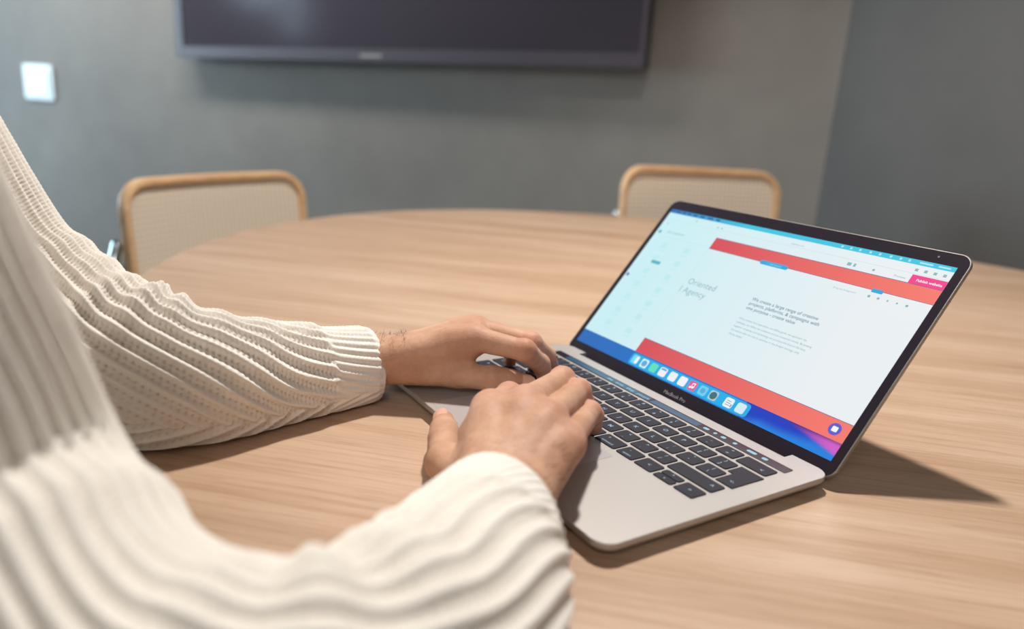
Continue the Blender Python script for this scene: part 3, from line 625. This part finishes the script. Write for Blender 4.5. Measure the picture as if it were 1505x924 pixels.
# ------------------------------------------------------------------ sweater
def knit(name):
    m = mat(name, (226, 216, 200), 0.92); t = NT(m); v = t.mapped(); n2 = t.noise(v, 1400, 2, 0.7)
    t.b.inputs['Sheen Weight'].default_value = 0.3
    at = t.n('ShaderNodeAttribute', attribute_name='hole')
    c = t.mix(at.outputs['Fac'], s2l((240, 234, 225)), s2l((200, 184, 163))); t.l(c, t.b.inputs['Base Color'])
    t.bump(n2, 0.35, 0.0008); return m
M['knit'] = knit('cream_knit')
def sleeve(ctrl, rads, seam_dir, res_a, res_l, cuff=38.0, pitch=12.0, table=None, folds=(), stitch=1.0, seed=0, tilt=0.0, smooth=26.0, relief=1.0):
    """ctrl: centre points from the cuff upwards, rads: (rx, rz) per point"""
    C_ = cr(np.hstack([np.array(ctrl, float), np.array(rads, float)]), 24)
    P = C_[:, :3]; Rr = C_[:, 3:]; s = np.r_[0, np.cumsum(np.linalg.norm(np.diff(P, axis=0), axis=1))]
    L = s[-1]; nl = int(L/res_l); ss = np.linspace(0, L, nl)
    P = np.stack([np.interp(ss, s, P[:, i]) for i in range(3)], 1); Rr = np.stack([np.interp(ss, s, Rr[:, i]) for i in range(2)], 1)
    kn = int(smooth/res_l); kr = np.hanning(2*kn+3); kr /= kr.sum()                # round the elbow off
    P = np.stack([np.convolve(np.pad(P[:, i], kn+1, mode='reflect', reflect_type='odd'), kr, 'valid') for i in range(3)], 1)
    T_ = np.gradient(P, axis=0); T_ /= np.linalg.norm(T_, axis=1)[:, None]
    upv = np.array([0, 0, 1.0]); fr = []; u = np.cross(T_[0], upv); u /= np.linalg.norm(u)
    for i in range(nl):
        u = u-T_[i]*(u@T_[i]); u /= np.linalg.norm(u); fr.append((u.copy(), np.cross(u, T_[i])))
    A = np.array([f_[0] for f_ in fr]); B = np.array([f_[1] for f_ in fr])          # A sideways, B up
    na = int(2*PI*Rr.mean()/res_a); th_ = np.linspace(0, 2*PI, na, endpoint=False)
    TH, SS = np.meshgrid(th_, ss); RA = Rr[:, :1]; RB = Rr[:, 1:]
    d = ((TH-seam_dir+PI) % (2*PI))-PI; d = np.where(d == 0, 1e-9, d)                # angle from the seam
    Rm_ = (RA+RB)/2; dist = (PI-np.abs(d))*Rm_*np.sign(d)*(1+0.0020*np.clip(SS-cuff, 0, 230))                             # mm from the line opposite the seam
    rs = np.random.default_rng(seed)
    wob = sum(rs.uniform(0.5, 1.4)*np.sin(SS/rs.uniform(14, 34)+TH*rs.integers(-2, 3)+rs.uniform(0, 6)) for _ in range(4))
    body_ = np.clip((SS-cuff)/10, 0, 1); body_ = body_*body_*(3-2*body_)
    ph = (dist+wob*2.2)/pitch*2*PI
    rib = (0.5+0.5*np.cos(ph)); ribb = rib**1.6
    ribc = 0.5+0.5*np.cos(dist/(pitch*0.5)*2*PI)
    # knit stitches: columns of small Vs
    colw = 4.0; xs = (dist/colw) % 1.0*2-1; st = SS/3.3-0.45*np.abs(xs)
    vst = np.abs(np.sin(PI*st))*(1-xs**2*0.6)
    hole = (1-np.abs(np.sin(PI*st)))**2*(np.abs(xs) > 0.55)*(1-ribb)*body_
    disp = body_*(ribb*3.9+stitch*(0.85*vst*(1-0.4*ribb)-1.0*hole))+(1-body_)*np.clip(SS/5, 0.25, 1)*(ribc**0.8*1.6+0.35*stitch*vst)
    disp = disp*relief
    for s0, wd_, amp, t0, tw_, skew in folds:                                       # bunched folds: crest position, width, height, direction, spread, slant
        da = ((TH-t0+PI) % (2*PI))-PI
        disp = disp+amp*np.exp(-((SS-s0-skew*da)/wd_)**2)*np.exp(-(da/tw_)**2)
    low = sum(rs.uniform(0.4, 1.1)*np.sin(SS/rs.uniform(18, 45)+TH*rs.integers(1, 4)+rs.uniform(0, 6)) for _ in range(5))
    disp = disp+low*0.9*body_
    X = P[:, None, :]+A[:, None, :]*((RA*np.cos(TH)+disp*np.cos(TH)))[..., None]+B[:, None, :]*((RB*np.sin(TH)+disp*np.sin(TH)))[..., None]
    if table is not None:
        z = X[..., 2]; lim = table+np.abs(disp)*0.25
        X[..., 2] = np.where(z < lim+3, lim+3*np.exp(np.clip((z-lim-3)/3, -30, 0)), z)
    X = X-T_[:, None, :]*(tilt*np.cos(TH)*np.exp(-SS/28))[..., None]
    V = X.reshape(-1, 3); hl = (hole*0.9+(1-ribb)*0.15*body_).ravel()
    i = np.arange(nl-1)[:, None]*na; j = np.arange(na)[None]; j2 = (j+1) % na
    F = np.stack([i+j, i+na+j, i+na+j2, i+j2], -1).reshape(-1, 4)
    # hem turned inward at the wrist
    hem = []
    base_r = X[0]; cen = P[0]
    for sc_, off in ((0.985, -1.2), (0.95, -1.5), (0.91, -0.6), (0.89, 2.0), (0.88, 8.0), (0.87, 22.0)):
        hem.append(cen+(base_r-cen)*sc_+T_[0]*off)
    nb = len(V); V = np.vstack([V]+hem); hl = np.r_[hl, np.zeros(na*len(hem))]
    prev = 0
    for k_ in range(len(hem)):
        cur = nb+k_*na; q = np.stack([cur+j[0], prev+j[0], prev+j2[0], cur+j2[0]], -1); F = np.vstack([F, q]); prev = cur
    return V, F, hl
# far (left) sleeve: crisp; near (right) sleeve: soft focus
S1 = sleeve(left_ctrl, left_r, math.radians(-160), 0.62, 0.62, table=-10.8, folds=lf, seed=3)
S2 = sleeve(right_ctrl, right_r, math.radians(-165), 0.9, 0.9, table=-10.8, folds=rf, seed=8, tilt=9.0, relief=0.62, smooth=40.0)
# torso of the sweater
def torso():
    prof = [(-215, 150, 110, -430), (-190, 168, 122, -428), (-120, 165, 122, -415), (-20, 160, 118, -402), (100, 170, 120, -392), (200, 182, 118, -386), (270, 182, 104, -380), (320, 160, 86, -374), (350, 118, 70, -368), (368, 78, 62, -362), (376, 64, 58, -360), (392, 62, 57, -357), (392, 56, 52, -357), (370, 54, 50, -360)]
    C_ = cr(np.array(prof, float), 10); na = 480; th_ = np.linspace(0, 2*PI, na, endpoint=False); V = []; 
    for z, a, b, y in C_:
        rb = 1.6*(0.5+0.5*np.cos(th_*44)); V.append(np.stack([75+(a+rb)*np.cos(th_), y+(b+rb)*np.sin(th_), np.full(na, z)], 1))
    nl = len(V); V = np.vstack(V); i = np.arange(nl-1)[:, None]*na; j = np.arange(na)[None]; j2 = (j+1) % na
    return V, np.stack([i+j, i+j2, i+na+j2, i+na+j], -1).reshape(-1, 4), np.zeros(len(V))
S3 = torso()
Vs, Fs, Hs, n0 = [], [], [], 0
for v, f, h_ in (S1, S2, S3): Vs.append(v); Fs.append(f+n0); Hs.append(h_); n0 += len(v)
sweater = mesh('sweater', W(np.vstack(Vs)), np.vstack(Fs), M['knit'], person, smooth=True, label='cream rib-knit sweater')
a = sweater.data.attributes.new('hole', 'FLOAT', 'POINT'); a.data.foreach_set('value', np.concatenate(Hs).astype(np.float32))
# trousers and shoes under the table
zf = -Z0*1000
def leg(sx):
    hip = U_(75+sx*75, -430, -196); kn = U_(75+sx*95, -30, -188); an = U_(75+sx*95, 20, zf+95)
    return hip, kn, an
gs = [([(leg(-1)[0], leg(1)[0], 88, 88)], 10, 10)]
for sx in (-1, 1):
    h_, k_, a_ = leg(sx); gs.append(([(h_, k_, 84, 62), (k_, a_, 60, 46)], 22, 25))
v, f = build_sdf(gs, 7.0); mesh('trousers', W(v), f, M['denim'], person, smooth=True, label='dark blue trousers')
for sx in (-1, 1):
    h_, k_, a_ = leg(sx); v, f = build_sdf([([(a_+U_(0, -20, -50), a_+U_(0, 0, -55), 34, 34), (a_+U_(0, 0, -55), a_+U_(0, 130, -65), 38, 30), (a_+U_(0, 0, 0), a_+U_(0, 0, -40), 38, 36)], 15, 15)], 4.0)
    v[:, 2] = np.maximum(v[:, 2], zf+1); mesh('shoe', W(v), f, M['rubber'], person, smooth=True)

# ------------------------------------------------------------------ cantilever cane chairs
def canemat():
    m = mat('cane_webbing', (206, 180, 146), 0.6); t = NT(m); v = t.mapped(scale=(1, 1, 1))
    ck = []
    sp = t.n('ShaderNodeSeparateXYZ'); t.l(v, sp.inputs[0])
    def wave(sock, f_):
        a = t.n('ShaderNodeMath', operation='MULTIPLY'); a.inputs[1].default_value = f_; t.l(sock, a.inputs[0])
        b = t.n('ShaderNodeMath', operation='SINE'); t.l(a.outputs[0], b.inputs[0]); c = t.n('ShaderNodeMath', operation='ABSOLUTE'); t.l(b.outputs[0], c.inputs[0]); return c.outputs[0]
    mx = t.n('ShaderNodeMath', operation='MULTIPLY'); t.l(wave(sp.outputs[0], PI/0.011), mx.inputs[0]); t.l(wave(sp.outputs[2], PI/0.011), mx.inputs[1])
    col = t.ramp(mx.outputs[0], [(0.35, s2l((250, 234, 214))), (0.95, s2l((216, 198, 174)))])
    t.l(col, t.b.inputs['Base Color']); t.bump(mx.outputs[0], 0.4, 0.001); return m
M['cane'] = canemat()
def sweep_frame(loop, wv, tk):                     # loop: closed list of (pos, out, nrm): rectangular section wv x tk
    V = []; F = []; n = len(loop)
    for p, o_, nn in loop:
        for a_, b_ in ((-1, -1), (1, -1), (1, 1), (-1, 1)): V.append(tuple(p+o_*(a_*wv/2)*(0.96 if b_ else 1)+nn*(b_*tk/2)))
    for i in range(n):
        j = (i+1) % n
        for k_ in range(4): F.append((i*4+k_, i*4+(k_+1) % 4, j*4+(k_+1) % 4, j*4+k_))
    return V, F
def make_chair(label, hgt=0.82):
    """local frame: seat centre at the origin, sitter faces -y, back at +y"""
    c = thing('cane_chair', (0, 0, 0), label, 'chair', 'cane chairs around the table')
    bw, bh = 0.465, 0.255; zb = hgt-bh/2
    def bmap(x, z):                                # curved, slightly reclined backrest
        return np.array([x, 0.235+0.10*(z-zb+0.1)-0.55*x*x+0.02, z])
    P = rrect(-bw/2+0.014, zb-bh/2+0.014, bw/2-0.014, zb+bh/2-0.014, 0.052, 8)
    Q = []
    for i in range(len(P)):                        # subdivide the straight runs
        a_, b_ = P[i], P[(i+1) % len(P)]; k_ = max(1, int(math.hypot(b_[0]-a_[0], b_[1]-a_[1])/0.03))
        Q += [(a_[0]+(b_[0]-a_[0])*q/k_, a_[1]+(b_[1]-a_[1])*q/k_) for q in range(k_)]
    loop = []
    for i, (x, z) in enumerate(Q):
        x0_, z0_ = Q[i-1]; x1_, z1_ = Q[(i+1) % len(Q)]; tx, tz = x1_-x0_, z1_-z0_; l_ = math.hypot(tx, tz); ox, oz = tz/l_, -tx/l_
        loop.append((bmap(x, z), bmap(x+ox*1e-3, z+oz*1e-3)/1e-3-bmap(x, z)/1e-3, np.array([0, 1.0, 0])))
    V, F = sweep_frame(loop, 0.017, 0.026)
    bf = mesh('back_frame', V, F, M['beech'], c); bf['label'] = 'bent beech back frame'
    mod = bf.modifiers.new('b', 'BEVEL'); mod.width = 0.006; mod.segments = 2; mod.limit_method = 'ANGLE'
    V = []; F = []; nx, nz = 14, 8; x0_, x1_, z0_, z1_ = -bw/2+0.022, bw/2-0.022, zb-bh/2+0.022, zb+bh/2-0.022
    for s_ in (0.004, -0.004):
        for i in range(nx+1):
            for k_ in range(nz+1): q = bmap(x0_+(x1_-x0_)*i/nx, z0_+(z1_-z0_)*k_/nz); q[1] += s_; V.append(q)
    N_ = (nx+1)*(nz+1)
    for i in range(nx):
        for k_ in range(nz):
            a_ = i*(nz+1)+k_; F.append((a_, a_+1, a_+nz+2, a_+nz+1)); F.append((N_+a_, N_+a_+nz+1, N_+a_+nz+2, N_+a_+1))
    mesh('back_cane', V, F, M['cane'], c)
    sz = 0.445
    P = rrect(-0.23, -0.22, 0.23, 0.22, 0.05, 6)
    V, F = slab([[(x, y, z) for x, y in P] for z in (sz, sz+0.028)])
    # seat frame as a ring
    inn = rrect(-0.185, -0.175, 0.185, 0.175, 0.03, 6); n = len(P); V = []
    for z in (sz, sz+0.028):
        V += [(x, y, z) for x, y in P]; V += [(x, y, z) for x, y in inn]
    F = []
    for i in range(n):
        j = (i+1) % n; F += [(i, j, 2*n+j, 2*n+i), (n+j, n+i, 3*n+i, 3*n+j), (2*n+i, 2*n+j, 3*n+j, 3*n+i), (j, i, n+i, n+j)]
    mesh('seat_frame', V, F, M['beech'], c)
    V, F = slab([[(x, y, z) for x, y in inn] for z in (sz+0.014, sz+0.022)]); mesh('seat_cane', V, F, M['cane'], c)
    # chromed tube: up the back, down under the seat, forward, down to the floor, back along the floor and across
    pts = []
    zt_ = hgt-0.12
    s_ = 1
    half = [(0.216, bmap(0.21, zt_)[1]+0.028, zt_), (0.232, bmap(0.22, 0.655)[1]+0.03, 0.655), (0.242, 0.245, 0.62), (0.242, 0.235, 0.50), (0.238, 0.20, 0.437), (0.236, 0.10, 0.430), (0.236, -0.16, 0.430), (0.236, -0.225, 0.41), (0.236, -0.245, 0.36), (0.236, -0.245, 0.09), (0.236, -0.225, 0.03), (0.236, -0.16, 0.0125), (0.236, 0.15, 0.0125), (0.20, 0.205, 0.0125), (0.10, 0.215, 0.0125)]
    full = [np.array(q) for q in half]+[np.array((-q[0], q[1], q[2])) for q in half[::-1]]
    V, F = tube([tuple(q) for q in cr(full, 6)], 0.0125, 12); tb_ = mesh('tube_frame', V, F, M['chrome'], c, smooth=True); tb_['label'] = 'chrome cantilever tube frame'
    return c
def copy_thing(o):
    c = o.copy(); COL.objects.link(c)
    for ch in list(o.children):
        d = ch.copy(); COL.objects.link(d); d.parent = c
    return c
def pose_back(c, A_, B_, zt_, hgt):
    """put the chair so that its backrest's top runs from A_ to B_ in plan"""
    A_ = np.array(A_[:2]); B_ = np.array(B_[:2]); mid = (A_+B_)/2; ex = (B_-A_)/np.linalg.norm(B_-A_)
    an = math.atan2(ex[1], ex[0]); ey = np.array([-ex[1], ex[0]])
    o_ = mid-ey*0.245; c.location = (o_[0], o_[1], 0); c.rotation_euler = (0, 0, an); s_ = zt_/hgt; c.scale = (1, 1, s_)
ch1 = make_chair('cane-backed wooden chair with chrome tube at the table, left of the two facing the camera')
pose_back(ch1, (-0.942, -0.117), (-1.164, 0.286), Z0+0.058, 0.82)
ch2 = copy_thing(ch1); ch2['label'] = 'cane-backed wooden chair standing behind the open laptop screen'
pose_back(ch2, (-0.889, 0.982), (-0.743, 1.455), Z0+0.112, 0.82)
ch3 = copy_thing(ch1); ch3['label'] = 'cane-seated chair on which the person in the sweater sits'
ch3.location = (0.075, -0.50, 0); ch3.rotation_euler = (0, 0, PI); ch3.scale = (1, 1, 1)

# surface-mounted downlight (above the frame)
lx, ly = -0.39, 0.56
pd = thing('ceiling_lamp', (lx, ly, H), 'round surface-mounted downlight on the ceiling above the table', 'lamp')
def ringed(pr_, n=40):
    V = []; F = []
    for r_, z_ in pr_: V += [(lx+r_*math.cos(2*PI*k_/n), ly+r_*math.sin(2*PI*k_/n), z_) for k_ in range(n)]
    for i in range(len(pr_)-1):
        for k_ in range(n): F.append((i*n+k_, i*n+(k_+1) % n, (i+1)*n+(k_+1) % n, (i+1)*n+k_))
    return V, F
V, F = ringed([(0.11, H), (0.11, 2.42), (0.105, 2.42), (0.105, 2.5), (0.001, 2.5)]); mesh('housing', V, F, M['lampm'], pd)
V, F = ringed([(0.104, 2.49), (0.001, 2.485)]); mesh('diffuser', V, F, M['white'], pd)
for o in bpy.data.objects:
    if 'org' in o: del o['org']
